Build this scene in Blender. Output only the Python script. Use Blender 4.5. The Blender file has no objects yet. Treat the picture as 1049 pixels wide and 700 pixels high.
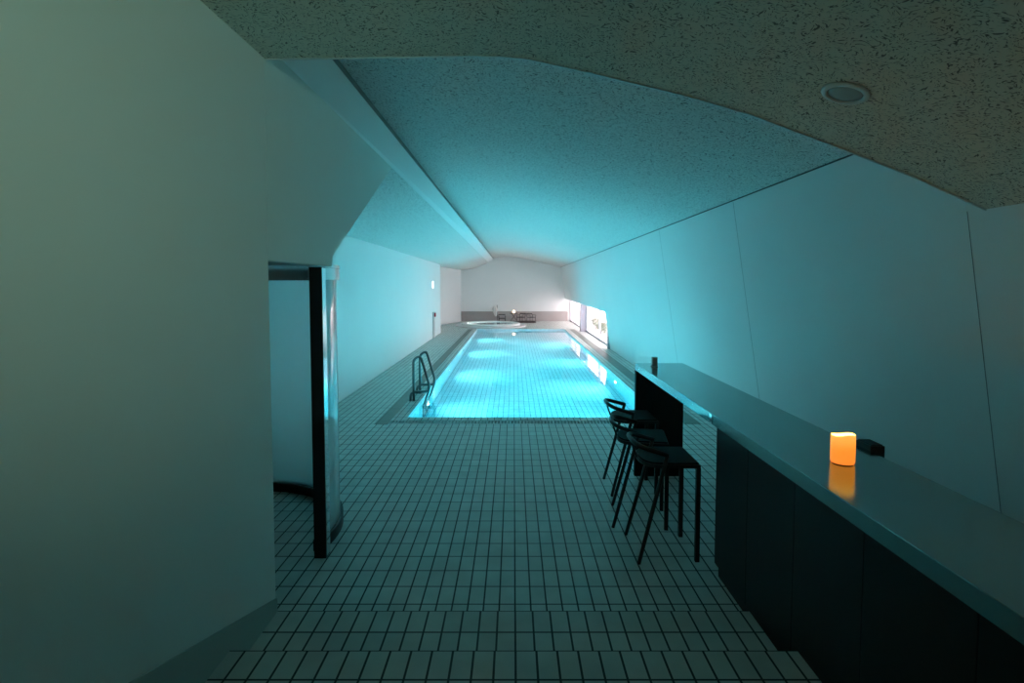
import bpy, math, random
from mathutils import Vector, Matrix
random.seed(7)
sc = bpy.context.scene
COL = sc.collection
PI = math.pi

# ------------------------------------------------------------------ mesh helpers
class MB:
    def __init__(s):
        s.v = []; s.f = []; s.sm = []; s.mi = []
    def add(s, vs, fs, smooth=False, mi=0):
        o = len(s.v); s.v += [tuple(v) for v in vs]
        for f in fs:
            s.f.append([i + o for i in f]); s.sm.append(smooth); s.mi.append(mi)
        return s
    def box(s, x0, x1, y0, y1, z0, z1, mi=0):
        vs = [(x0,y0,z0),(x1,y0,z0),(x1,y1,z0),(x0,y1,z0),(x0,y0,z1),(x1,y0,z1),(x1,y1,z1),(x0,y1,z1)]
        return s.add(vs, [(3,2,1,0),(4,5,6,7),(0,1,5,4),(1,2,6,5),(2,3,7,6),(3,0,4,7)], mi=mi)
    def prism(s, poly, fa, fb, mi=0):
        """poly of 2-D points; fa/fb map a 2-D point to the two 3-D caps"""
        n = len(poly)
        vs = [fa(*p) for p in poly] + [fb(*p) for p in poly]
        fs = [list(range(n))[::-1], list(range(n, 2*n))]
        fs += [(i, (i+1) % n, n + (i+1) % n, n + i) for i in range(n)]
        return s.add(vs, fs, mi=mi)
    def tube(s, path, r, n=10, closed=False, caps=True, mi=0):
        P = [Vector(p) for p in path]; m = len(P); rings = []
        R = r if isinstance(r, (list, tuple)) else [r] * m
        up = None
        for i in range(m):
            a = P[(i-1) % m] if (closed or i > 0) else P[i]
            b = P[(i+1) % m] if (closed or i < m-1) else P[i]
            t = (b - a).normalized()
            if up is None:
                up = Vector((0,0,1)) if abs(t.z) < .9 else Vector((0,1,0))
            u = (up - t * up.dot(t)).normalized(); w = t.cross(u); up = u
            rings.append([P[i] + (u * math.cos(2*PI*k/n) + w * math.sin(2*PI*k/n)) * R[i] for k in range(n)])
        vs = [v for q in rings for v in q]; fs = []
        for i in range(m if closed else m-1):
            j = (i+1) % m
            for k in range(n):
                fs.append((i*n+k, i*n+(k+1) % n, j*n+(k+1) % n, j*n+k))
        s.add(vs, fs, True, mi)
        if caps and not closed:
            s.add(rings[0], [tuple(range(n))[::-1]], mi=mi); s.add(rings[-1], [tuple(range(n))], mi=mi)
        return s
    def bar(s, path, w, h, mi=0):
        """rectangular bar swept along a path (w across, h up)"""
        P = [Vector(p) for p in path]; m = len(P); vs = []
        for i in range(m):
            t = (P[min(i+1, m-1)] - P[max(i-1, 0)]).normalized()
            ref = Vector((0,0,1)) if abs(t.z) < .9 else Vector((0,1,0))
            side = t.cross(ref).normalized(); up = side.cross(t).normalized()
            for a, b in ((-1,-1),(1,-1),(1,1),(-1,1)):
                vs.append(P[i] + side * a * w/2 + up * b * h/2)
        fs = [(i*4+k, i*4+(k+1) % 4, i*4+4+(k+1) % 4, i*4+4+k) for i in range(m-1) for k in range(4)]
        fs += [(3,2,1,0), tuple(4*(m-1)+k for k in range(4))]
        return s.add(vs, fs, mi=mi)
    def lathe(s, prof, c=(0,0,0), n=32, a0=0., a1=2*PI, smooth=True, mi=0, axis=None):
        """prof: (radius, height) points; full turn closes"""
        full = abs(a1 - a0 - 2*PI) < 1e-6; m = len(prof); cols = n if full else n + 1; vs = []
        for k in range(cols):
            a = a0 + (a1 - a0) * k / n
            for r, z in prof:
                p = Vector((r*math.cos(a), r*math.sin(a), z))
                if axis is not None: p = axis @ p
                vs.append(Vector(c) + p)
        fs = []
        for k in range(n):
            j = (k+1) % cols
            for i in range(m-1):
                fs.append((k*m+i, j*m+i, j*m+i+1, k*m+i+1))
        s.add(vs, fs, smooth, mi)
        return s
    def arcwall(s, c, r0, r1, z0, z1, a0, a1, n=48, mi=0):
        """closed curved wall segment"""
        prof = [(r0,z0),(r1,z0),(r1,z1),(r0,z1)]
        vs = []
        for k in range(n+1):
            a = a0 + (a1-a0)*k/n
            for r, z in prof:
                vs.append((c[0]+r*math.cos(a), c[1]+r*math.sin(a), z))
        for i in range(4):
            s.add([], [])
        fs = [(k*4+i, (k+1)*4+i, (k+1)*4+(i+1) % 4, k*4+(i+1) % 4) for k in range(n) for i in range(4)]
        s.add(vs, fs, False, mi)
        s.add(vs[:4], [(3,2,1,0)], mi=mi); s.add(vs[-4:], [(0,1,2,3)], mi=mi)
        return s
    def build(s, name, mats, parent=None, bevel=0, smooth_angle=None):
        me = bpy.data.meshes.new(name)
        me.from_pydata([tuple(v) for v in s.v], [], s.f)
        if not isinstance(mats, (list, tuple)): mats = [mats]
        for m in mats: me.materials.append(m)
        for p, sm, mi in zip(me.polygons, s.sm, s.mi):
            p.use_smooth = sm; p.material_index = mi
        import bmesh
        bm = bmesh.new(); bm.from_mesh(me)
        bmesh.ops.remove_doubles(bm, verts=bm.verts, dist=1e-6)
        bmesh.ops.recalc_face_normals(bm, faces=bm.faces)
        if bevel:
            es = [e for e in bm.edges if len(e.link_faces) == 2 and e.calc_face_angle(0) > .6]
            bmesh.ops.bevel(bm, geom=es, offset=bevel, segments=2, profile=.5, affect='EDGES')
        bm.to_mesh(me); bm.free()
        if smooth_angle:
            for p in me.polygons: p.use_smooth = True
            me.set_sharp_from_angle(angle=smooth_angle)
        o = bpy.data.objects.new(name, me); COL.objects.link(o)
        if parent is not None: o.parent = parent
        return o

def tag(o, label, cat, group=None, kind=None):
    o['label'] = label; o['category'] = cat
    if group: o['group'] = group
    if kind: o['kind'] = kind
    return o
def struct(o, label=None):
    o['kind'] = 'structure'
    if label: o['label'] = label
    return o
def thing(name, loc, label, cat, rz=0., group=None):
    o = bpy.data.objects.new(name, None); COL.objects.link(o)
    o.location = loc; o.rotation_euler = (0, 0, rz); o.empty_display_size = .1
    return tag(o, label, cat, group)
def dup(root, loc, rz, label):
    r = root.copy(); COL.objects.link(r); r.location = loc; r.rotation_euler = (0,0,rz); r['label'] = label
    for ch in list(root.children):
        c = ch.copy(); COL.objects.link(c); c.parent = r
        for g in list(ch.children):
            d = g.copy(); COL.objects.link(d); d.parent = c
    return r
def rounded(pts, rad, n=6):
    """round the corners of a 3-D polyline"""
    P = [Vector(p) for p in pts]; out = [P[0]]
    for i in range(1, len(P)-1):
        a, b, c = P[i-1], P[i], P[i+1]
        r = min(rad, (a-b).length*.49, (c-b).length*.49)
        p0 = b + (a-b).normalized()*r; p1 = b + (c-b).normalized()*r
        for k in range(n+1):
            t = k/n
            out.append(p0*(1-t)**2 + b*2*t*(1-t) + p1*t*t)
    out.append(P[-1]); return out

# ------------------------------------------------------------------ materials
def newmat(name):
    m = bpy.data.materials.new(name); m.use_nodes = True
    nt = m.node_tree; return m, nt, nt.nodes, nt.links, nt.nodes['Principled BSDF']
def basic(name, col, rough=.5, metal=0., spec=.5, noise=0., nscale=8., bump=0., coat=0.):
    m, nt, N, L, b = newmat(name)
    b.inputs['Roughness'].default_value = rough; b.inputs['Metallic'].default_value = metal
    b.inputs['Specular IOR Level'].default_value = spec
    b.inputs['Coat Weight'].default_value = coat
    if coat: b.inputs['Coat Roughness'].default_value = .03
    b.inputs['Base Color'].default_value = (*col, 1)
    if noise or bump:
        tc = N.new('ShaderNodeTexCoord'); nz = N.new('ShaderNodeTexNoise')
        nz.inputs['Scale'].default_value = nscale; nz.inputs['Detail'].default_value = 4
        L.new(tc.outputs['Object'], nz.inputs['Vector'])
        if noise:
            mx = N.new('ShaderNodeMix'); mx.data_type = 'RGBA'
            mx.inputs[6].default_value = (*[c*(1-noise) for c in col], 1)
            mx.inputs[7].default_value = (*[min(1, c*(1+noise)) for c in col], 1)
            L.new(nz.outputs['Fac'], mx.inputs[0]); L.new(mx.outputs[2], b.inputs['Base Color'])
        if bump:
            bp = N.new('ShaderNodeBump'); bp.inputs['Strength'].default_value = bump; bp.inputs['Distance'].default_value = .01
            L.new(nz.outputs['Fac'], bp.inputs['Height']); L.new(bp.outputs['Normal'], b.inputs['Normal'])
    return m
def emit(name, col, strength):
    m, nt, N, L, b = newmat(name)
    b.inputs['Base Color'].default_value = (*[c*.5 for c in col], 1)
    b.inputs['Emission Color'].default_value = (*col, 1); b.inputs['Emission Strength'].default_value = strength
    return m
def tiles(name, c1, c2, grout, axes='xy', shift=(0,0), w=.1, h=.2, ms=.0032, rough=.45, spec=.4):
    m, nt, N, L, b = newmat(name)
    g = N.new('ShaderNodeNewGeometry'); sp = N.new('ShaderNodeSeparateXYZ'); cb = N.new('ShaderNodeCombineXYZ')
    L.new(g.outputs['Position'], sp.inputs[0])
    for i, a in enumerate(axes):
        ad = N.new('ShaderNodeMath'); ad.operation = 'ADD'
        L.new(sp.outputs['XYZ'.index(a.upper())], ad.inputs[0]); ad.inputs[1].default_value = shift[i] + (w, h)[i]*200
        L.new(ad.outputs[0], cb.inputs[i])
    br = N.new('ShaderNodeTexBrick'); br.offset = 0; br.squash = 1
    L.new(cb.outputs[0], br.inputs['Vector'])
    br.inputs['Scale'].default_value = 1; br.inputs['Brick Width'].default_value = w; br.inputs['Row Height'].default_value = h
    br.inputs['Mortar Size'].default_value = ms; br.inputs['Mortar Smooth'].default_value = .2; br.inputs['Bias'].default_value = 0
    br.inputs['Color1'].default_value = (*c1, 1); br.inputs['Color2'].default_value = (*c2, 1); br.inputs['Mortar'].default_value = (*grout, 1)
    nz = N.new('ShaderNodeTexNoise'); nz.inputs['Scale'].default_value = 5.; nz.inputs['Detail'].default_value = 5
    L.new(g.outputs['Position'], nz.inputs['Vector'])
    rp = N.new('ShaderNodeMapRange'); rp.inputs[1].default_value = .3; rp.inputs[2].default_value = .7
    rp.inputs[3].default_value = .88; rp.inputs[4].default_value = 1.08
    L.new(nz.outputs['Fac'], rp.inputs[0])
    mu = N.new('ShaderNodeMix'); mu.data_type = 'RGBA'; mu.blend_type = 'MULTIPLY'; mu.inputs[0].default_value = 1
    L.new(br.outputs['Color'], mu.inputs[6]); L.new(rp.outputs[0], mu.inputs[7]); L.new(mu.outputs[2], b.inputs['Base Color'])
    b.inputs['Roughness'].default_value = rough; b.inputs['Specular IOR Level'].default_value = spec
    bp = N.new('ShaderNodeBump'); bp.invert = True; bp.inputs['Strength'].default_value = .4; bp.inputs['Distance'].default_value = .003
    L.new(br.outputs['Fac'], bp.inputs['Height']); L.new(bp.outputs['Normal'], b.inputs['Normal'])
    return m
def fissured(name, col, dark, scale=62.):
    """mineral-fibre ceiling board: pale with short dark worm-like pits"""
    m, nt, N, L, b = newmat(name)
    g = N.new('ShaderNodeNewGeometry')
    warp = N.new('ShaderNodeTexNoise'); warp.inputs['Scale'].default_value = 9.; warp.inputs['Detail'].default_value = 1
    L.new(g.outputs['Position'], warp.inputs['Vector'])
    ma = N.new('ShaderNodeVectorMath'); ma.operation = 'MULTIPLY_ADD'; ma.inputs[1].default_value = (.12,.12,.12)
    L.new(warp.outputs['Color'], ma.inputs[0]); L.new(g.outputs['Position'], ma.inputs[2])
    facs = []
    for k, (sx, sy) in enumerate(((1.,.38),(.38,1.))):
        mp = N.new('ShaderNodeMapping'); mp.inputs['Scale'].default_value = (sx, sy, .7); mp.inputs['Location'].default_value = (k*3.7, k*1.3, 0)
        mp.inputs['Rotation'].default_value = (0, 0, .5 - .4*k)
        L.new(ma.outputs[0], mp.inputs['Vector'])
        nz = N.new('ShaderNodeTexNoise'); nz.inputs['Scale'].default_value = scale; nz.inputs['Detail'].default_value = 1.; nz.inputs['Roughness'].default_value = .4
        L.new(mp.outputs[0], nz.inputs['Vector'])
        mr = N.new('ShaderNodeMapRange'); mr.inputs[1].default_value = .61; mr.inputs[2].default_value = .70; mr.inputs[3].default_value = 0; mr.inputs[4].default_value = 1
        L.new(nz.outputs['Fac'], mr.inputs[0]); facs.append(mr)
    mxm = N.new('ShaderNodeMath'); mxm.operation = 'MAXIMUM'
    L.new(facs[0].outputs[0], mxm.inputs[0]); L.new(facs[1].outputs[0], mxm.inputs[1])
    mx = N.new('ShaderNodeMix'); mx.data_type = 'RGBA'
    mx.inputs[6].default_value = (*col, 1); mx.inputs[7].default_value = (*dark, 1)
    L.new(mxm.outputs[0], mx.inputs[0]); L.new(mx.outputs[2], b.inputs['Base Color'])
    bp = N.new('ShaderNodeBump'); bp.invert = True; bp.inputs['Strength'].default_value = .6; bp.inputs['Distance'].default_value = .004
    L.new(mxm.outputs[0], bp.inputs['Height']); L.new(bp.outputs['Normal'], b.inputs['Normal'])
    b.inputs['Roughness'].default_value = .95; b.inputs['Specular IOR Level'].default_value = .1
    return m

M = {}
WORLD, CANDLE_W, EXPOSURE = 6.8, 2.2, 0.0
M['wall'] = basic('white_paint', (.80,.80,.80), .6, spec=.3, noise=.025, nscale=1.3)
M['wall_entry'] = basic('entry_paint', (.74,.74,.70), .65, spec=.25, noise=.03, nscale=1.5, bump=.03)
M['groove'] = basic('joint_shadow_gap', (.24,.24,.24), .8)
M['plaster'] = basic('smooth_ceiling_plaster', (.8,.8,.8), .6, spec=.2)
M['ceil'] = fissured('fissured_ceiling_board', (.76,.76,.74), (.20,.20,.20), 105.)
M['ceil_entry'] = fissured('fissured_entry_board', (.70,.64,.53), (.16,.15,.13), 125.)
M['floor'] = tiles('deck_tile', (.52,.54,.51), (.58,.60,.57), (.010,.012,.012), 'xy', (-.01, -3.325), ms=.0058, spec=.2)
M['step1'] = tiles('step_tile_lower', (.46,.46,.43), (.52,.52,.48), (.03,.03,.03), 'xy', (-.01,-2.818), h=.19, ms=.006, spec=.2)
M['step2'] = tiles('step_tile_upper', (.46,.46,.43), (.52,.52,.48), (.03,.03,.03), 'xy', (-.01,-2.299), h=.19, ms=.006, spec=.2)
M['riser'] = tiles('riser_tile', (.46,.46,.43), (.52,.52,.48), (.03,.03,.03), 'xz', (-.01,0), h=.2, ms=.004)
M['pool_floor'] = tiles('pool_floor_tile', (.80,.82,.82), (.85,.86,.86), (.12,.22,.26), 'xy', (-.01,-3.325), ms=.006)
M['pool_side'] = tiles('pool_side_tile', (.85,.86,.86), (.88,.88,.88), (.4,.46,.5), 'yz', (-3.325,.04), w=.2, h=.1, ms=.003)
M['pool_end'] = tiles('pool_end_tile', (.85,.86,.86), (.88,.88,.88), (.4,.46,.5), 'xz', (-.01,.04), w=.2, h=.1, ms=.003)
M['gutter'] = tiles('gutter_tile', (.13,.15,.13), (.16,.18,.15), (.03,.03,.03), 'xy', (0,-8.69), w=.4, h=1.0, ms=.004)
M['grate'] = basic('pale_plastic_grate', (.55,.58,.56), .5)
M['channel'] = basic('dark_channel', (.03,.035,.035), .7)
M['skirting'] = basic('grey_skirting', (.36,.40,.37), .6, noise=.05, nscale=4)
M['dado'] = basic('stone_dado', (.40,.36,.35), .6, noise=.08, nscale=2)
M['black'] = basic('black_lacquer', (.008,.009,.009), .45, spec=.25)
M['black_panel'] = basic('black_laminate', (.011,.012,.012), .45, spec=.22)
M['stool'] = basic('black_stool_frame', (.028,.027,.026), .45, spec=.35)
M['stool_seat'] = basic('black_seat', (.012,.012,.012), .6, spec=.2)
M['steel_top'] = basic('brushed_steel', (.25,.36,.36), .15, metal=1., noise=.04, nscale=6)
M['steel'] = basic('polished_steel', (.55,.57,.58), .2, metal=1.)
M['gapgrey'] = basic('grey_joint', (.12,.12,.12), .8)
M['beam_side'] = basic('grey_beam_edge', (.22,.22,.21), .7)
M['satin'] = basic('satin_steel', (.5,.5,.48), .4, metal=.25)
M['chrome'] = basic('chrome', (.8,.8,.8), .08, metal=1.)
M['frame_black'] = basic('black_frame', (.012,.014,.014), .4, spec=.4)
M['ladder'] = basic('ladder_steel', (.22,.24,.25), .28, metal=1.)
M['frosted'] = None
M['window_frame'] = basic('window_frame_paint', (.62,.60,.66), .45)
M['pillar'] = basic('pillar_paint', (.42,.40,.47), .5)
M['red'] = basic('red_plastic', (.55,.02,.03), .4)
M['pale'] = basic('pale_enamel', (.62,.58,.58), .4)
M['darkmetal'] = basic('dark_metal', (.05,.04,.045), .45)
M['rug'] = basic('dark_timber', (.09,.07,.07), .7)
M['canvas'] = basic('white_canvas', (.75,.74,.72), .9)
M['ground'] = basic('pale_paving', (.82,.80,.79), .8, noise=.1, nscale=2)
M['garden_wall'] = basic('garden_wall_render', (.75,.71,.70), .8, noise=.05)
M['leaf'] = basic('leaf_green', (.30,.36,.26), .6, noise=.3, nscale=6)
M['bark'] = basic('bark', (.10,.08,.06), .8)
M['bezel'] = basic('white_bezel', (.6,.62,.6), .3)
M['lens'] = basic('frosted_lens', (.35,.38,.38), .25)

# frosted glass panel: pale body, glossy skin
m, nt, N, L, b = newmat('frosted_glass')
b.inputs['Base Color'].default_value = (.86,.93,.93,1); b.inputs['Roughness'].default_value = .6; b.inputs['IOR'].default_value = 1.3
b.inputs['Transmission Weight'].default_value = .85; b.inputs['Coat Weight'].default_value = 1.; b.inputs['Coat Roughness'].default_value = .03
M['frosted'] = m
# window pane: clear, slightly reflecting
m, nt, N, L, b = newmat('clear_pane')
tp = N.new('ShaderNodeBsdfTransparent'); tp.inputs['Color'].default_value = (.96,.97,.97,1)
gl = N.new('ShaderNodeBsdfGlossy'); gl.inputs['Roughness'].default_value = .01
lw = N.new('ShaderNodeLayerWeight'); lw.inputs['Blend'].default_value = .5
pw = N.new('ShaderNodeMath'); pw.operation = 'POWER'; pw.inputs[1].default_value = 6.; L.new(lw.outputs['Facing'], pw.inputs[0])
fr = N.new('ShaderNodeMath'); fr.operation = 'MULTIPLY_ADD'; fr.inputs[1].default_value = .5; fr.inputs[2].default_value = .03; L.new(pw.outputs[0], fr.inputs[0])
mx = N.new('ShaderNodeMixShader'); L.new(fr.outputs[0], mx.inputs[0]); L.new(tp.outputs[0], mx.inputs[1]); L.new(gl.outputs[0], mx.inputs[2])
L.new(mx.outputs[0], N['Material Output'].inputs['Surface'])
M['pane'] = m
# water: refracting surface with gentle ripples, absorbing red
def water(name, ripple, dens):
    m, nt, N, L, b = newmat(name)
    N.remove(b)
    gs = N.new('ShaderNodeBsdfGlass'); gs.inputs['IOR'].default_value = 1.33; gs.inputs['Roughness'].default_value = 0.0
    g = N.new('ShaderNodeNewGeometry'); nz = N.new('ShaderNodeTexNoise'); nz.inputs['Scale'].default_value = 2.2; nz.inputs['Detail'].default_value = 2
    L.new(g.outputs['Position'], nz.inputs['Vector'])
    bp = N.new('ShaderNodeBump'); bp.inputs['Strength'].default_value = ripple; bp.inputs['Distance'].default_value = .02
    L.new(nz.outputs['Fac'], bp.inputs['Height']); L.new(bp.outputs['Normal'], gs.inputs['Normal'])
    va = N.new('ShaderNodeVolumeAbsorption'); va.inputs['Color'].default_value = WATER_COL; va.inputs['Density'].default_value = dens
    L.new(gs.outputs[0], N['Material Output'].inputs['Surface']); L.new(va.outputs[0], N['Material Output'].inputs['Volume'])
    return m
WATER_COL = (.0, .855, .935, 1)
M['water'] = water('pool_water', .05, .64)
M['tub_water'] = water('tub_water', .05, .3)
# candle wax lit from within
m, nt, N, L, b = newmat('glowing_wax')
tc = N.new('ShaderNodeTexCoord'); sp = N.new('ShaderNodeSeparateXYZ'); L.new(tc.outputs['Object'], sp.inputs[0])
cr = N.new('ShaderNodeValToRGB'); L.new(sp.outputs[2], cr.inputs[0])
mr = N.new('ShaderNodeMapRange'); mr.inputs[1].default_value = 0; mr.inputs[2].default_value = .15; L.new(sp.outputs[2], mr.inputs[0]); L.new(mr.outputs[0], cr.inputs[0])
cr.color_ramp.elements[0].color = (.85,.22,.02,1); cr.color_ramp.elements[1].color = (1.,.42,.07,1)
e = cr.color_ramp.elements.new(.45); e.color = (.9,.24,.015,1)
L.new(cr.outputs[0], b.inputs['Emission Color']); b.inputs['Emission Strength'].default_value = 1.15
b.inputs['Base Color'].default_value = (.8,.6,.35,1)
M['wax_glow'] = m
M['flame'] = emit('flame_glow', (1.,.72,.32), 14.)
M['lantern_glow'] = emit('lantern_glow', (1.,.70,.42), 9.)
M['globe_glow'] = emit('globe_glow', (.66,1.,.72), 5.)
M['wall_lamp'] = emit('lamp_diffuser', (1.,1.,1.), 6.)
M['pool_lamp'] = emit('pool_lamp_lens', (1.,1.,1.), 12.)

# ------------------------------------------------------------------ the setting
PX0, PX1, PY0, PY1, PD = -1.63, 2.29, 8.11, 24.0, -1.25     # pool opening and depth
YE = 29.2                                                   # far wall
# floor slab round the pool opening and its overflow channel
f = MB()
GX0, GX1, GY0, GY1 = -1.83, 2.47, 7.725, 7.92
f.box(-4.3, 3.4, -2.2, GY0, -.2, 0)
f.box(-4.3, GX0, GY0, PY0, -.2, 0); f.box(GX1, 3.4, GY0, PY0, -.2, 0)
f.box(GX0, GX1, GY1, PY0, -.2, 0)
f.box(-4.3, PX0, PY0, PY1, -.2, 0); f.box(PX1, 3.4, PY0, PY1, -.2, 0)
f.box(-4.3, 3.4, PY1, YE+.3, -.2, 0)
f.box(GX0, GX1, GY0, GY1, -.2, -.08, mi=1)
struct(f.build('floor', [M['floor'], M['channel']]))
g = MB()
g.box(GX0+.004, GX1-.004, GY0+.004, GY0+.02, -.04, 0); g.box(GX0+.004, GX1-.004, GY1-.02, GY1-.004, -.04, 0)
n = 88
for i in range(n):
    x = GX0 + .012 + (GX1-GX0-.024) * i/(n-1)
    g.add([(x-.011,GY0+.02,-.03),(x+.011,GY0+.02,-.03),(x+.017,GY1-.02,-.03),(x-.005,GY1-.02,-.03),
           (x-.011,GY0+.02,-.002),(x+.011,GY0+.02,-.002),(x+.017,GY1-.02,-.002),(x-.005,GY1-.02,-.002)],
          [(3,2,1,0),(4,5,6,7),(0,1,5,4),(1,2,6,5),(2,3,7,6),(3,0,4,7)])
struct(g.build('trim_1', M['grate']), 'pale slatted overflow grate across the near end of the pool')
struct(MB().box(-2.03, -1.84, 7.70, 23.9, .0005, .004).build('trim_2', M['gutter']), 'dark gutter strip in the deck along the left side of the pool')
struct(MB().box(2.50, 2.74, 7.73, 23.9, .0005, .004).build('trim_3', M['gutter']), 'dark gutter strip in the deck along the right side of the pool')
# pool basin
p = MB(); BX0, BX1, BY0, BY1 = PX0+.004, PX1-.004, PY0+.004, PY1-.004
p.add([(BX0,BY0,PD),(BX1,BY0,PD),(BX1,BY1,PD),(BX0,BY1,PD)], [(0,1,2,3)], mi=0)
for x in (BX0, BX1): p.add([(x,BY0,PD),(x,BY1,PD),(x,BY1,0.),(x,BY0,0.)], [(0,1,2,3)], mi=1)
for y in (BY0, BY1): p.add([(BX0,y,PD),(BX1,y,PD),(BX1,y,0.),(BX0,y,0.)], [(0,1,2,3)], mi=2)
struct(p.build('pool_basin', [M['pool_floor'], M['pool_side'], M['pool_end']]))
w = MB().box(PX0-.01, PX1+.01, PY0-.01, PY1+.01, PD-.01, -.045)
struct(w.build('pool_water', M['water']), 'clear blue pool water')

# stairs up to where the viewer stands
XS0, XS1 = -1.365, 1.365
s = MB()
s.add([(XS0,3.009,.155),(XS1,3.009,.155),(XS1,2.45,.155),(XS0,2.45,.155)], [(0,1,2,3)], mi=0)
s.add([(XS0,2.490,.285),(XS1,2.490,.285),(XS1,1.95,.285),(XS0,1.95,.285)], [(0,1,2,3)], mi=1)
s.add([(XS0,1.98,.415),(XS1,1.98,.415),(XS1,-2.1,.415),(XS0,-2.1,.415)], [(0,1,2,3)], mi=1)
for y, z0, z1 in ((3.009,0,.155),(2.490,.155,.285),(1.98,.285,.415),(-2.1,0,.415)):
    s.add([(XS0,y,z0),(XS1,y,z0),(XS1,y,z1),(XS0,y,z1)], [(0,1,2,3)], mi=2)
for x in (XS0, XS1):
    s.add([(x,3.009,0),(x,3.009,.155),(x,2.49,.155),(x,2.49,.285),(x,1.98,.285),(x,1.98,.415),(x,-2.1,.415),(x,-2.1,0)], [tuple(range(8))], mi=2)
struct(s.build('stairs', [M['step1'], M['step2'], M['riser']]), 'low tiled steps down to the pool deck')

# left side near the viewer: wall, wall panel with cut end, skirting
XN = -1.375
yz = lambda x: (lambda y, z: (x, y, z))
struct(MB().box(XN-.11, XN, -2.1, 3.007, 0, 3.6).build('wall_entry_left', M['wall_entry']))
struct(MB().prism([(3.012,2.18),(4.06,2.18),(4.085,2.26),(6.12,3.365),(6.12,3.6),(3.012,3.6)], yz(XN-.11), yz(XN)).build('wall_entry_panel', M['wall_entry']),
       'pale wall panel with slanted end above the doorway')
struct(MB().prism([(3.007,0),(3.007,.232),(1.83,.63),(-2.1,.63),(-2.1,.0)], yz(XN+.0005), yz(XN+.0095)).build('baseboard_left', M['skirting']))
struct(MB().box(-4.05, XN-.11, 2.75, 2.85, 0, 3.9).build('wall_lobby', M['wall']))
# left pool wall and the recess at its far end
wl = MB()
for y0, y1 in ((5.6,7.5),(7.505,9.0),(9.005,12.1),(12.105,15.2),(15.205,18.3),(18.305,22.2)):
    wl.box(-3.06, -3.03, y0, y1, 0, 3.4)
wl.box(-4.05, -3.06, 5.6, 22.19, 0, 3.9)
wl.box(-4.05, -3.95, 2.75, 5.6, 0, 3.9)
struct(wl.build('wall_left', M['wall']))
wr_ = MB().prism([(-3.9,22.1),(-3.9,25.1),(-2.86,28.9),(-2.86,29.3),(-4.1,29.3),(-4.1,22.1)], lambda x, y: (x,y,0), lambda x, y: (x,y,3.9))
struct(wr_.build('wall_recess', M['wall']))
# far wall and its low stone ledge
struct(MB().box(-4.1, 3.4, YE, YE+.15, 0, 3.9).build('wall_back', M['wall']))
struct(MB().box(-2.85, 2.96, YE-.10, YE-.001, .0, .50).box(-2.85, 2.96, YE-.12, YE-.001, .50, .53).build('trim_4', M['dado']), 'low stone ledge along the foot of the far wall')
struct(MB().box(-3.2, 3.4, -2.25, -2.1, 0, 3.9).build('wall_front', M['wall']))
# right wall, leaning inwards, raised over the windows at its far end
def rw(t): return lambda y, z: (3.03 - .155*z + t, y, z)
W = MB()
cuts = [-2.1, 3.145, 6.30, 9.49, 12.65]
for a, b_ in zip(cuts[:-1], cuts[1:]):
    W.prism([(a+.0015,0),(b_-.0015,0),(b_-.0015,3.12),(a+.0015,3.12)], rw(0), rw(.03))
cut = [(12.653,0),(16.74,0),(16.6,1.17),(YE,1.22),(YE,3.12),(12.653,3.12)]
W.prism(cut, rw(0), rw(.03))
for y in cuts[1:4]: W.prism([(y-.0025,0),(y+.0025,0),(y+.0025,3.0 if y > 4 else 2.47),(y-.0025,3.0 if y > 4 else 2.47)], rw(-.0012), rw(0), mi=1)
W.prism([(-2.1,0),(16.74,0),(16.6,1.17),(YE,1.22),(YE,3.9),(-2.1,3.9)], rw(.03), rw(.14), mi=1)
struct(W.build('wall_right', [M['wall'], M['groove']]))

# entry ceiling with its drooping edge
prof = [(-1.375,3.292),(-.464,3.306),(-.20,3.308),(-.076,3.306),(.075,3.292),(.204,3.266),(.499,3.201),(.941,3.097),(1.314,2.992),(1.821,2.809),(2.256,2.643),(2.66,2.461)]
xz = lambda y: (lambda x, z: (x, y, z))
poly = prof + [(2.45, 3.75), (-1.375, 3.75)]
struct(MB().prism(poly, xz(-2.1), xz(3.02)).build('ceiling_entry', M['ceil_entry']), 'speckled low entry ceiling with a drooping curved edge')
lip = [(x, 3.026, z+.004) for x, z in prof]
struct(MB().bar(lip, .012, .022).build('trim_5', M['bezel']), 'thin metal edge strip along the drooping ceiling')

# pool ceilings: lofted between a near and a far section
def loft(near, far, name, mat, y0=2.86, y1=YE+.05, ny=30, smooth=True, top=3.85):
    mb = MB(); m = len(near); vs = []
    for j in range(ny+1):
        t = j/ny; y = y0 + (y1-y0)*t
        for a, b_ in zip(near, far):
            vs.append((a[0]+(b_[0]-a[0])*t, y, a[1]+(b_[1]-a[1])*t))
    fs = [(j*m+i, j*m+i+1, (j+1)*m+i+1, (j+1)*m+i) for j in range(ny) for i in range(m-1)]
    mb.add(vs, fs, smooth)
    xa, xb = near[0][0], near[-1][0]
    mb.add([(xa,y0,top),(xb,y0,top),(xb,y1,top),(xa,y1,top)], [(0,1,2,3)])
    mb.add([vs[0],(xa,y0,top),(xa,y1,top),vs[ny*m]], [(0,1,2,3)])
    mb.add([vs[m-1],(xb,y0,top),(xb,y1,top),vs[ny*m+m-1]], [(0,1,2,3)])
    mb.add(vs[:m]+[(xb,y0,top),(xa,y0,top)], [tuple(range(m+2))]); mb.add(vs[-m:]+[(xb,y1,top),(xa,y1,top)], [tuple(range(m+2))])
    return struct(mb.build(name, mat))
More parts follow.
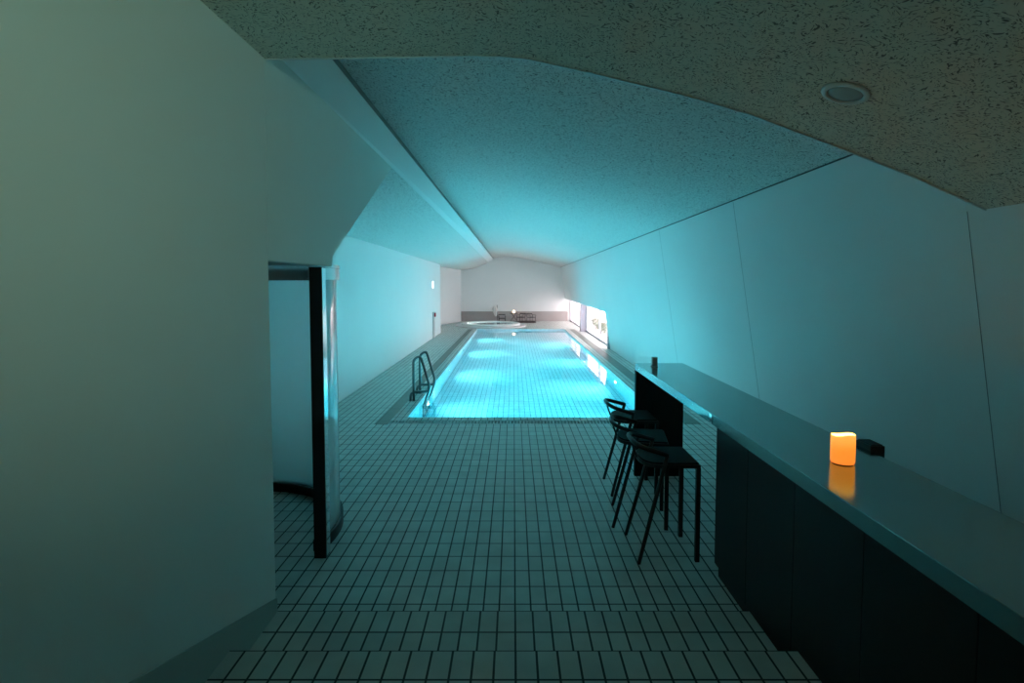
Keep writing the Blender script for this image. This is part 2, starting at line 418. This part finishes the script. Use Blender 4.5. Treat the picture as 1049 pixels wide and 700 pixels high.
def curve(pts, n):
    """Catmull-Rom resample"""
    P = [pts[0]] + list(pts) + [pts[-1]]; out = []
    for i in range(n+1):
        u = i/n*(len(pts)-1); k = min(int(u), len(pts)-2); t = u-k
        a, b_, c, d = P[k:k+4]
        out.append(tuple(.5*((2*b_[q])+(-a[q]+c[q])*t+(2*a[q]-5*b_[q]+4*c[q]-d[q])*t*t+(-a[q]+3*b_[q]-3*c[q]+d[q])*t**3) for q in (0,1)))
    return out
XB = -1.08
loft(curve([(-1.37,3.78),(XB,3.74),(-.5,3.64),(.26,3.53),(1.455,3.26),(2.60,3.025)],30), curve([(-1.37,3.47),(XB,3.475),(-.48,3.50),(.26,3.45),(1.455,3.20),(2.62,2.935)],30), 'ceiling', M['ceil'])
loft(curve([(-3.06,2.97),(-2.6,3.02),(-2.2,3.11),(-1.7,3.27),(-1.376,3.375)],16), curve([(-3.06,2.78),(-2.6,2.81),(-2.2,2.88),(-1.7,3.06),(-1.376,3.21)],16), 'ceiling_left', M['ceil'])
loft([(-4.05,2.97),(-3.061,2.97)], [(-4.05,2.78),(-3.061,2.78)], 'ceiling_recess', M['ceil'], y0=22.1)
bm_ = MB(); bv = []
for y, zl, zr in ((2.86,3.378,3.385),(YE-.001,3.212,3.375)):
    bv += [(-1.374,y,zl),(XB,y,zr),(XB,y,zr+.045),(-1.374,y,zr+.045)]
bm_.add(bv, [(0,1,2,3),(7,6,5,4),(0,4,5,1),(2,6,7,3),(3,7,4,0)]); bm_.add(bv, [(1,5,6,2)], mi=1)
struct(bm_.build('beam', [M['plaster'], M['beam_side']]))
struct(MB().bar([(2.556,2.95,3.026),(2.568,YE-.01,2.942)], .009, .010).build('trim_6', M['gapgrey']), 'thin dark shadow line where the right wall meets the ceiling')
struct(MB().box(-4.2, 3.4, -2.25, YE+.2, 3.85, 4.0).build('roof', M['wall']))

struct(MB().box(-4.0, -3.061, 2.85, 5.6, 2.97, 3.05).build('ceiling_lobby', M['wall']))
# windows under the raised part of the right wall
def window(name, y0, y1, mull):
    fr_ = MB(); x0, x1 = 3.10, 3.17
    fr_.box(x0, x1, y0, y1, .0, .06); fr_.box(x0, x1, y0, y1, 1.38, 1.46)
    for y in [y0, y1-.06] + mull: fr_.box(x0, x1, y, y+.07, .06, 1.38)
    o = struct(fr_.build(name, M['window_frame']))
    ys = [y0] + mull + [y1-.06]
    for a, b_ in zip(ys[:-1], ys[1:]):
        MB().box(3.13, 3.138, a+.07, b_, .06, 1.38).build('pane', M['pane'], o)
    return o
window('window_1', 16.80, 22.70, [19.35])
window('window_2', 22.96, 29.18, [26.6])
struct(MB().box(2.96, 3.18, 16.66, 16.80, 0, 1.46).box(2.86, 3.2, 22.70, 22.96, 0, 1.17).build('pillar', M['pillar']), 'narrow grey mullion post between the low windows')
struct(MB().box(2.975, 3.25, 16.66, YE+.1, 1.46, 1.56).build('window_head', M['window_frame']))
struct(MB().box(3.05, 3.2, -2.2, 16.66, 0, 3.9).build('wall_outer', M['wall']))
# outdoors beyond the windows
struct(MB().box(3.4, 40, 0, 60, -.25, -.06).build('ground', M['ground']))
def shrub(x, y, r, h, label):
    t = thing('garden_shrub', (x, y, -.06), label, 'shrub', group='shrubs outside the low windows')
    MB().tube([(0,0,0),(.02,.01,h*.35),(0,.02,h*.6)], [.015,.012,.008], 8).build('stem', M['bark'], t)
    lf = MB()
    for k in range(260):
        d = Vector((random.gauss(0,1), random.gauss(0,1), random.gauss(0,1))).normalized()
        q = Vector((0,0,h*.6)) + Vector((d.x*r, d.y*r, d.z*h*.42)) * random.uniform(.55,1.)
        a = Vector((random.gauss(0,1),random.gauss(0,1),random.gauss(0,1))).normalized(); c_ = a.cross(d).normalized(); l = random.uniform(.03,.06)
        lf.add([q-a*l, q+c_*l*.45+d*.01, q+a*l, q-c_*l*.45+d*.01], [(0,1,2,3)])
    lf.build('foliage', M['leaf'], t)
shrub(3.72, 24.1, .24, .62, 'small leafy shrub just outside the glass, beside the dividing post between the windows')
shrub(3.66, 22.3, .20, .50, 'small leafy shrub outside the middle of the nearer low window')
shrub(3.60, 20.4, .24, .66, 'small leafy shrub outside the nearer low window, next to the slanted wall end')

# ------------------------------------------------------------------ curved frosted enclosure by the doorway
EC = (-2.43, 4.25); A0, A1 = math.radians(-15.4), math.radians(215.)
t = thing('shower_enclosure', (EC[0], EC[1], 0), 'cylindrical frosted glass enclosure with black door post beside the doorway', 'glass enclosure')
loc = (0, 0)
MB().arcwall(loc, .955, .975, .09, 2.08, A0, A1, 64).build('glass_panel', M['frosted'], t, smooth_angle=.5)
MB().arcwall(loc, .93, 1.0, .001, .09, A0, A1, 64).build('base_ring', M['frame_black'], t, smooth_angle=.5)
MB().arcwall(loc, .93, 1.0, 2.08, 2.17, A0, A1, 64).build('top_ring', M['steel'], t, smooth_angle=.5)
MB().lathe([(0,2.172),(1.005,2.172),(1.005,2.20),(0,2.20)], n=64, smooth=False).build('roof_disc', M['steel'], t)
a = A0
MB().box(.945, 1.035, -.36, -.27, .001, 2.171).build('door_post', M['frame_black'], t, bevel=.003)
MB().box(1.0355, 1.0385, -.352, -.278, .02, 2.165).build('edge_strip', M['chrome'], t)

# ------------------------------------------------------------------ bar
CX0, CX1 = 1.405, 1.78
ys = [3.652, 3.155, 2.623, 2.095, 1.567, 1.04, .51]
names = ['black bar cabinet at the end nearest the stools, first of the row', 'second black bar cabinet from the stools, beside the lower step',
         'third black bar cabinet from the stools, beside the upper step', 'fourth black bar cabinet from the stools, below the lit candle side of the worktop',
         'fifth black bar cabinet from the stools, in the dark corner of the photo', 'last black bar cabinet from the stools, closest to the viewer']
for k in range(6):
    y1, y0 = ys[k], ys[k+1]
    t = thing('bar_cabinet', (CX0, (y0+y1)/2, 0), names[k], 'cabinet', group='black cabinets under the bar worktop')
    h = (y1-y0)/2
    MB().box(.020, CX1-CX0, -h+.001, h-.001, .10, 1.132).build('body', M['black'], t)
    MB().box(0, .019, -h+.0025, h-.0025, .10, 1.06).build('door', M['black_panel'], t, bevel=.001)
    MB().box(.03, CX1-CX0, -h+.001, h-.001, .001, .10).build('plinth', M['black'], t)
ct = thing('bar_worktop', (1.545, 3.1, 1.135), 'long dark steel bar worktop carrying the lit candle', 'worktop')
MB().box(1.29-1.545, 1.80-1.545, .51-3.1, 5.652-3.1, 0, .07).build('slab', M['steel_top'], ct, bevel=.003)
MB().box(1.286-1.545, 1.2895-1.545, .33, .375, .004, .066).build('highlight_plate', M['chrome'], ct)  # bright plate standing in for a light reflection on the front edge
MB().box(1.29, 1.797, 5.60, 5.652, .001, 1.134).box(1.297, 1.79, 5.595, 5.60, .02, 1.12).build('end_panel', M['black_panel'], bevel=0)
tag(bpy.data.objects['end_panel'], 'black upright panel holding up the far end of the bar worktop', 'support panel')

# candle on the worktop
c = thing('pillar_candle', (1.55, 2.482, 1.2055), 'glowing orange pillar candle on the bar worktop', 'candle')
n = 40; mb = MB(); R = .0515; rings = []
def rim(a_): return .137 + .006*math.sin(a_*1.0+2.6) + .003*math.sin(3*a_+.5)
vs = []
for k in range(n):
    a_ = 2*PI*k/n; ca, sa = math.cos(a_), math.sin(a_); rz = rim(a_)
    for r_, z in ((0,.004),(R*.93,.004),(R,.012),(R,.05),(R,.09),(R*.995,rz-.004),(R*.97,rz),(R*.90,rz-.004),(R*.84,.112),(R*.4,.104),(0,.103)):
        vs.append((r_*ca, r_*sa, z))
m_ = 11
mb.add(vs, [(k*m_+i, ((k+1) % n)*m_+i, ((k+1) % n)*m_+i+1, k*m_+i+1) for k in range(n) for i in range(m_-1)], True)
mb.build('wax', M['wax_glow'], c)
MB().lathe([(0,0),(R*.86,0),(R*.86,.0038),(0,.0038)], n=32, smooth=False).build('base', M['frame_black'], c)
MB().tube([(0,0,.100),(.001,0,.107),(.001,.001,.111)], .0012, 6).build('wick', M['black'], c)
MB().lathe([(0,.108),(.005,.110),(.008,.114),(.006,.121),(.002,.129),(0,.132)], n=16).build('flame', M['flame'], c)
# small menu block
b_ = thing('menu_block', (1.432, 5.40, 1.2055), 'small upright metal block at the far end of the bar worktop', 'menu holder')
MB().box(-.03, .03, -.03, .03, 0, .008).build('foot', M['steel'], b_)
MB().box(-.026, .026, -.026, .026, .008, .098).build('block', M['satin'], b_, bevel=.002)
# black socket box behind the worktop
b_ = thing('socket_box', (1.84, 2.72, 1.10), 'small black box fixed to the back edge of the bar worktop behind the candle', 'socket box')
MB().box(-.038, .035, -.06, .06, .0, .13).build('housing', M['frame_black'], b_, bevel=.004)
MB().box(-.03, .028, -.05, .05, .13, .134).build('lid', M['black'], b_)

# ------------------------------------------------------------------ bar stools
def stool():
    t = thing('bar_stool', (1.135,4.045,0), 'black low-backed bar stool nearest the viewer, in front of the bar gap', 'bar stool', group='black bar stools at the bar')
    S = M['stool']
    for sy in (-1, 1):
        MB().bar([(.217,.195*sy,.001),(.217,.195*sy,.705)], .032, .032).build('leg', S, t, bevel=.003)
        MB().tube([(-.217,.228*sy,.001),(-.128,.2115*sy,.35),(-.013,.205*sy,.80)], [.0135,.015,.0155], 10).build('leg', S, t)
    def outline(grow):
        pts = [(.231+grow,-.209-grow),(.231+grow,.209+grow)]
        for k in range(15):
            a_ = PI/2 + PI*k/14
            ca, sa = math.cos(a_), math.sin(a_)
            pts.append((-.02 + (.17+grow)*math.copysign(abs(ca)**.75, ca), (.209+grow)*math.copysign(abs(sa)**.75, sa)))
        return pts
    MB().prism(outline(0), lambda x,y: (x,y,.702), lambda x,y: (x,y,.728)).build('seat_frame', S, t, bevel=.002)
    MB().prism(outline(-.010), lambda x,y: (x,y,.728), lambda x,y: (x,y,.741)).build('seat', M['stool_seat'], t, bevel=.004)
    rail = rounded([(-.008,-.205,.797),(-.195,-.178,.852),(-.235,-.10,.866),(-.238,0,.867),(-.235,.10,.866),(-.195,.178,.852),(-.008,.205,.797)], .05, 5)
    MB().tube(rail, .018, 10).build('back_rail', S, t)
    MB().tube([(-.236,0,.862),(-.215,0,.79),(-.186,0,.715)], .008, 8).build('back_strut', S, t)
    return t
st = stool()
dup(st, (1.09,4.588,0), math.radians(-10), 'black low-backed bar stool in the middle of the three')
dup(st, (1.165,5.29,0), 0, 'black low-backed bar stool farthest from the viewer, against the bar end panel')

# ------------------------------------------------------------------ pool ladder
L_ = thing('pool_ladder', (-1.74, 9.57, 0), 'pair of looped steel grab rails at the left edge of the pool', 'pool ladder')
for y in (-.32, .32):
    path = rounded([(0,y,0),(.0,y,.73),(.12,y,.80),(.275,y,.28),(.265,y,.17),(.0,y,.165),(-.055,y,.12),(-.055,y,0)], .07, 6)
    MB().tube(path, .023, 12).build('grab_rail', M['ladder'], L_)
    fl = MB()
    for x in (0, -.055): fl.lathe([(.021,.012),(.036,.010),(.038,.001),(.021,.001)], c=(x,y,0), n=20)
    fl.build('floor_flange', M['ladder'], L_)
    MB().tube(rounded([(.268,y,.19),(.235,y,.10),(.165,y,-.10),(.165,y,-1.0)], .05, 5), .019, 12).build('stile', M['ladder'], L_)
for z in (-.30, -.60, -.90):
    MB().box(.14, .19, -.30, .30, z-.012, z+.012).build('tread', M['ladder'], L_, bevel=.004)

# ------------------------------------------------------------------ underwater lamps
def pool_lamp(x, y, sx, label):
    z = -.50
    t = thing('pool_lamp', (x, y, z), label, 'underwater lamp', group='round underwater lamps in the pool walls')
    ax = Matrix.Rotation(PI/2*sx, 3, 'Y')
    MB().lathe([(.10,.002),(.135,.002),(.135,.018),(.10,.024),(.10,.002)], n=32, axis=ax).build('bezel', M['chrome'], t)
    MB().lathe([(0,.012),(.06,.011),(.099,.006)], n=32, axis=ax).build('lens', M['pool_lamp'], t)
    l = bpy.data.lights.new('underwater_lamp_light', 'AREA'); l.shape = 'DISK'; l.size = .19
    l.energy = POOL_W; l.spread = math.radians(165); l.color = (.66,1.,.985)
    o = bpy.data.objects.new('underwater_lamp_light', l); COL.objects.link(o)
    o.location = (x + .03*sx, y, z); o.rotation_euler = (0, -PI/2*sx, 0)
SPOT_W = 76.
POOL_W = 66.
nth = ['nearest', 'second nearest', 'third nearest', 'farthest']
for k, y in enumerate((9.9, 13.4, 17.2, 21.0)):
    pool_lamp(PX0, y, 1, nth[k] + ' round underwater lamp in the left wall of the pool')
for k, y in enumerate((8.8, 11.8, 15.4, 19.4)):
    pool_lamp(PX1, y, -1, nth[k] + ' round underwater lamp in the right wall of the pool')

# ------------------------------------------------------------------ round hot tub
TC = (-1.10, 25.86)
t = thing('hot_tub', (TC[0], TC[1], 0), 'round sunken hot tub with a pale raised rim beyond the pool', 'hot tub')
MB().lathe([(1.42,.002),(1.72,.002),(1.72,.05),(1.70,.06),(1.42,.06)], n=72, smooth=False).build('step', M['pale'], t)
MB().lathe([(1.12,.061),(1.43,.061),(1.43,.13),(1.40,.15),(1.15,.15),(1.12,.13),(1.12,.061)], n=72, smooth=False).build('rim', M['canvas'], t)
MB().lathe([(0,.003),(1.12,.003),(1.119,.061)], n=72, smooth=False).build('basin', M['pool_end'], t)
MB().lathe([(0,.004),(1.118,.004),(1.118,.115),(0,.115)], n=72, smooth=False).build('tub_water', M['tub_water'], t)

MB().lathe([(0,0),(.09,0),(.09,.004),(0,.004)], n=20, axis=Matrix.Rotation(PI/2,3,'Y'), c=(-1.1175,0,.06)).build('fill_lens', M['pool_lamp'], t)  # glowing disc added with the fill light below to brighten the tub
l = bpy.data.lights.new('tub_fill_light', 'AREA'); l.shape = 'RECTANGLE'; l.size = .05; l.size_y = .3; l.energy = 55.; l.color = (.8,1.,1.)  # added fill light, lifts the dark tub water
o = bpy.data.objects.new('tub_fill_light', l); COL.objects.link(o); o.location = (TC[0]-1.10, TC[1], .06); o.rotation_euler = (0, -PI/2, 0)

# ------------------------------------------------------------------ seats by the far wall
MB().box(-.18, 1.16, 27.75, 28.85, .001, .045).build('timber_mat', M['rug'], bevel=.004)
tag(bpy.data.objects['timber_mat'], 'low dark timber platform under the far chairs', 'platform')
def far_chair(loc, rz, label):
    t = thing('lounge_chair', loc, label, 'chair', rz, 'low dark framed chairs by the far wall'); D = M['darkmetal']
    for x in (-.17,.17):
        for y, yt in ((-.18,-.15),(.19,.15)):
            MB().tube([(x,y,.001),(x*.95,yt,.22)], .013, 8).build('leg', D, t)
        MB().tube(rounded([(x,-.16,.21),(x,-.19,.34),(x,.18,.33),(x,.15,.21)], .04, 4), .012, 8).build('arm', D, t)
    MB().box(-.18,.18,-.17,.17,.20,.235).build('seat', D, t, bevel=.008)
    MB().bar([(-.17,.16,.24),(-.17,.21,.40)], .018, .018).bar([(.17,.16,.24),(.17,.21,.40)], .018, .018).bar([(-.18,.21,.40),(.18,.21,.40)], .024, .06).build('backrest', D, t)
    return t
far_chair((-.60, 28.20, 0), .1, 'low dark chair beside the folded white parasol at the far wall')
far_chair((.40, 28.35, .0475), -.5, 'low dark chair on the platform just right of the lantern table')
far_chair((.94, 28.30, .0475), .5, 'low dark chair at the right end of the far platform')
t = thing('side_table', (.02, 28.45, .0475), 'small dark folding table on the far platform carrying the lit lantern', 'table')
MB().lathe([(0,.40),(.22,.40),(.22,.425),(0,.425)], n=24, smooth=False).build('table_top', M['darkmetal'], t)
for sx in (-1,1):
    MB().tube([(.18*sx,-.12,.0125),(-.12*sx,.1,.40)], .014, 8).build('leg', M['darkmetal'], t)
t = thing('lantern', (.02, 28.45, .4735), 'small glowing lantern on the far table', 'lantern')
MB().lathe([(0,0),(.06,0),(.06,.015),(0,.015)], n=20, smooth=False).build('base', M['darkmetal'], t)
MB().lathe([(0,.016),(.05,.03),(.065,.08),(.05,.13),(0,.145)], n=20).build('globe', M['lantern_glow'], t)
t = thing('folded_parasol', (-.90, 28.75, 0), 'folded white parasol leaning by the far wall', 'parasol')
MB().tube([(.05,0,.03),(.02,0,.9)], .014, 8).build('pole', M['darkmetal'], t)
MB().lathe([(.0,.005),(.13,.005),(.13,.03),(.02,.05)], c=(.05,0,0), n=20, smooth=False).build('base', M['darkmetal'], t)
mb = MB(); nn = 24; vs = []
for j, (r_, z) in enumerate(((.02,.28),(.06,.34),(.10,.5),(.13,.68),(.09,.80),(.02,.86))):
    for k in range(nn):
        a_ = 2*PI*k/nn; q = r_*(1+.22*math.cos(6*a_)); vs.append((q*math.cos(a_)-.12+.1*(.9-z), q*math.sin(a_), z))
mb.add(vs, [(j*nn+k, j*nn+(k+1) % nn, (j+1)*nn+(k+1) % nn, (j+1)*nn+k) for j in range(5) for k in range(nn)], True)
mb.build('canopy', M['canvas'], t)

# ------------------------------------------------------------------ fittings on walls and ceiling
t = thing('wall_light', (-3.03, 19.9, 2.0), 'small bright vertical light on the left pool wall', 'wall light')
MB().box(.0, .03, -.045, .045, -.15, .15).build('housing', M['pale'], t, bevel=.004)
MB().box(.03, .045, -.032, .032, -.13, .13).build('diffuser', M['wall_lamp'], t, bevel=.004)
t = thing('alarm_panel', (-3.03, 20.15, 0), 'narrow pale panel with a red alarm box on the left pool wall', 'alarm panel')
MB().box(.001, .05, -.17, .17, .002, .98).build('panel', M['pale'], t, bevel=.005)
MB().box(.05, .10, -.075, .075, .80, .95).build('alarm_box', M['red'], t, bevel=.008)
MB().box(.05, .056, -.11, .11, .62, .72).build('label_plate', M['canvas'], t)
# recessed downlight in the sloping entry ceiling
slope = math.atan2(2.992-2.809, 1.821-1.314)
t = thing('ceiling_downlight', (1.514, 2.487, 2.9185), 'round unlit recessed downlight in the sloping entry ceiling', 'ceiling light')
t.rotation_euler = (0, slope, 0)
MB().lathe([(.074,-.004),(.078,-.012),(.098,-.007),(.103,-.001),(.074,-.001),(.074,-.004)], n=48).build('bezel', M['bezel'], t)
MB().lathe([(0,-.0075),(.05,-.007),(.0735,-.004),(.0735,-.001),(0,-.001)], n=48).build('lens', M['lens'], t)

# wall-washing spotlight on the entry ceiling, behind the viewer
t = thing('ceiling_spotlight', (1.05, -.35, 3.066), 'small pale ceiling spotlight behind the viewer aimed at the left entry wall', 'spotlight')
MB().lathe([(0,-.012),(.045,-.012),(.05,.0),(0,.0)], n=24).build('mount', M['pale'], t)
MB().tube([(0,0,-.012),(0,0,-.09)], .010, 10).build('stem', M['pale'], t)
aim = (Vector((-1.375, 1.75, 3.05)) - Vector((1.05, -.35, 2.95))).normalized()
rot = aim.to_track_quat('-Z', 'Y').to_matrix()
MB().lathe([(0,.055),(.030,.055),(.036,.03),(.038,-.06),(.033,-.06),(.031,-.02),(0,-.02)], c=(0,0,-.115), n=24, axis=rot).build('head', M['pale'], t)
MB().lathe([(0,-.024),(.030,-.024),(.030,-.030),(0,-.030)], c=(0,0,-.115), n=24, axis=rot).build('lens', M['globe_glow'], t)
l = bpy.data.lights.new('spotlight_beam', 'SPOT'); l.energy = SPOT_W; l.color = (.62,1.,.74); l.spot_size = math.radians(74); l.spot_blend = 1.; l.shadow_soft_size = .03
o = bpy.data.objects.new('spotlight_beam', l); COL.objects.link(o); o.location = Vector((1.05,-.35,3.066-.115)) + aim*.075; o.rotation_euler = aim.to_track_quat('-Z','Y').to_euler()

# ------------------------------------------------------------------ light
w = bpy.data.worlds.new('daylight'); sc.world = w; w.use_nodes = True
w.cycles.sampling_method = 'NONE'
bg = w.node_tree.nodes['Background']; bg.inputs['Color'].default_value = (1., .84, .87, 1); bg.inputs['Strength'].default_value = WORLD
l = bpy.data.lights.new('candle_light', 'POINT'); l.energy = CANDLE_W; l.color = (1., .55, .2); l.shadow_soft_size = .006
o = bpy.data.objects.new('candle_light', l); COL.objects.link(o); o.location = (1.55, 2.482, 1.2055+.128)

# ------------------------------------------------------------------ camera
cam = bpy.data.cameras.new('camera'); co = bpy.data.objects.new('camera', cam); COL.objects.link(co)
co.location = (0, 0, 2.05); co.rotation_euler = (PI/2 - math.atan(.05), 0, 0)
cam.sensor_width = 36; cam.lens = 548/1049*36
cam.shift_x = (524.5-526)/1049; cam.shift_y = -(350-318)/1049
cam.clip_start = .02; cam.clip_end = 200
sc.camera = co
sc.cycles.use_denoising = True
sc.cycles.max_bounces = 14; sc.cycles.diffuse_bounces = 7; sc.cycles.glossy_bounces = 5; sc.cycles.transmission_bounces = 12
sc.cycles.sample_clamp_indirect = 20.
vs_ = sc.view_settings; vs_.view_transform = 'Standard'; vs_.look = 'None'; vs_.gamma = 1; vs_.use_curve_mapping = False
vs_.exposure = EXPOSURE
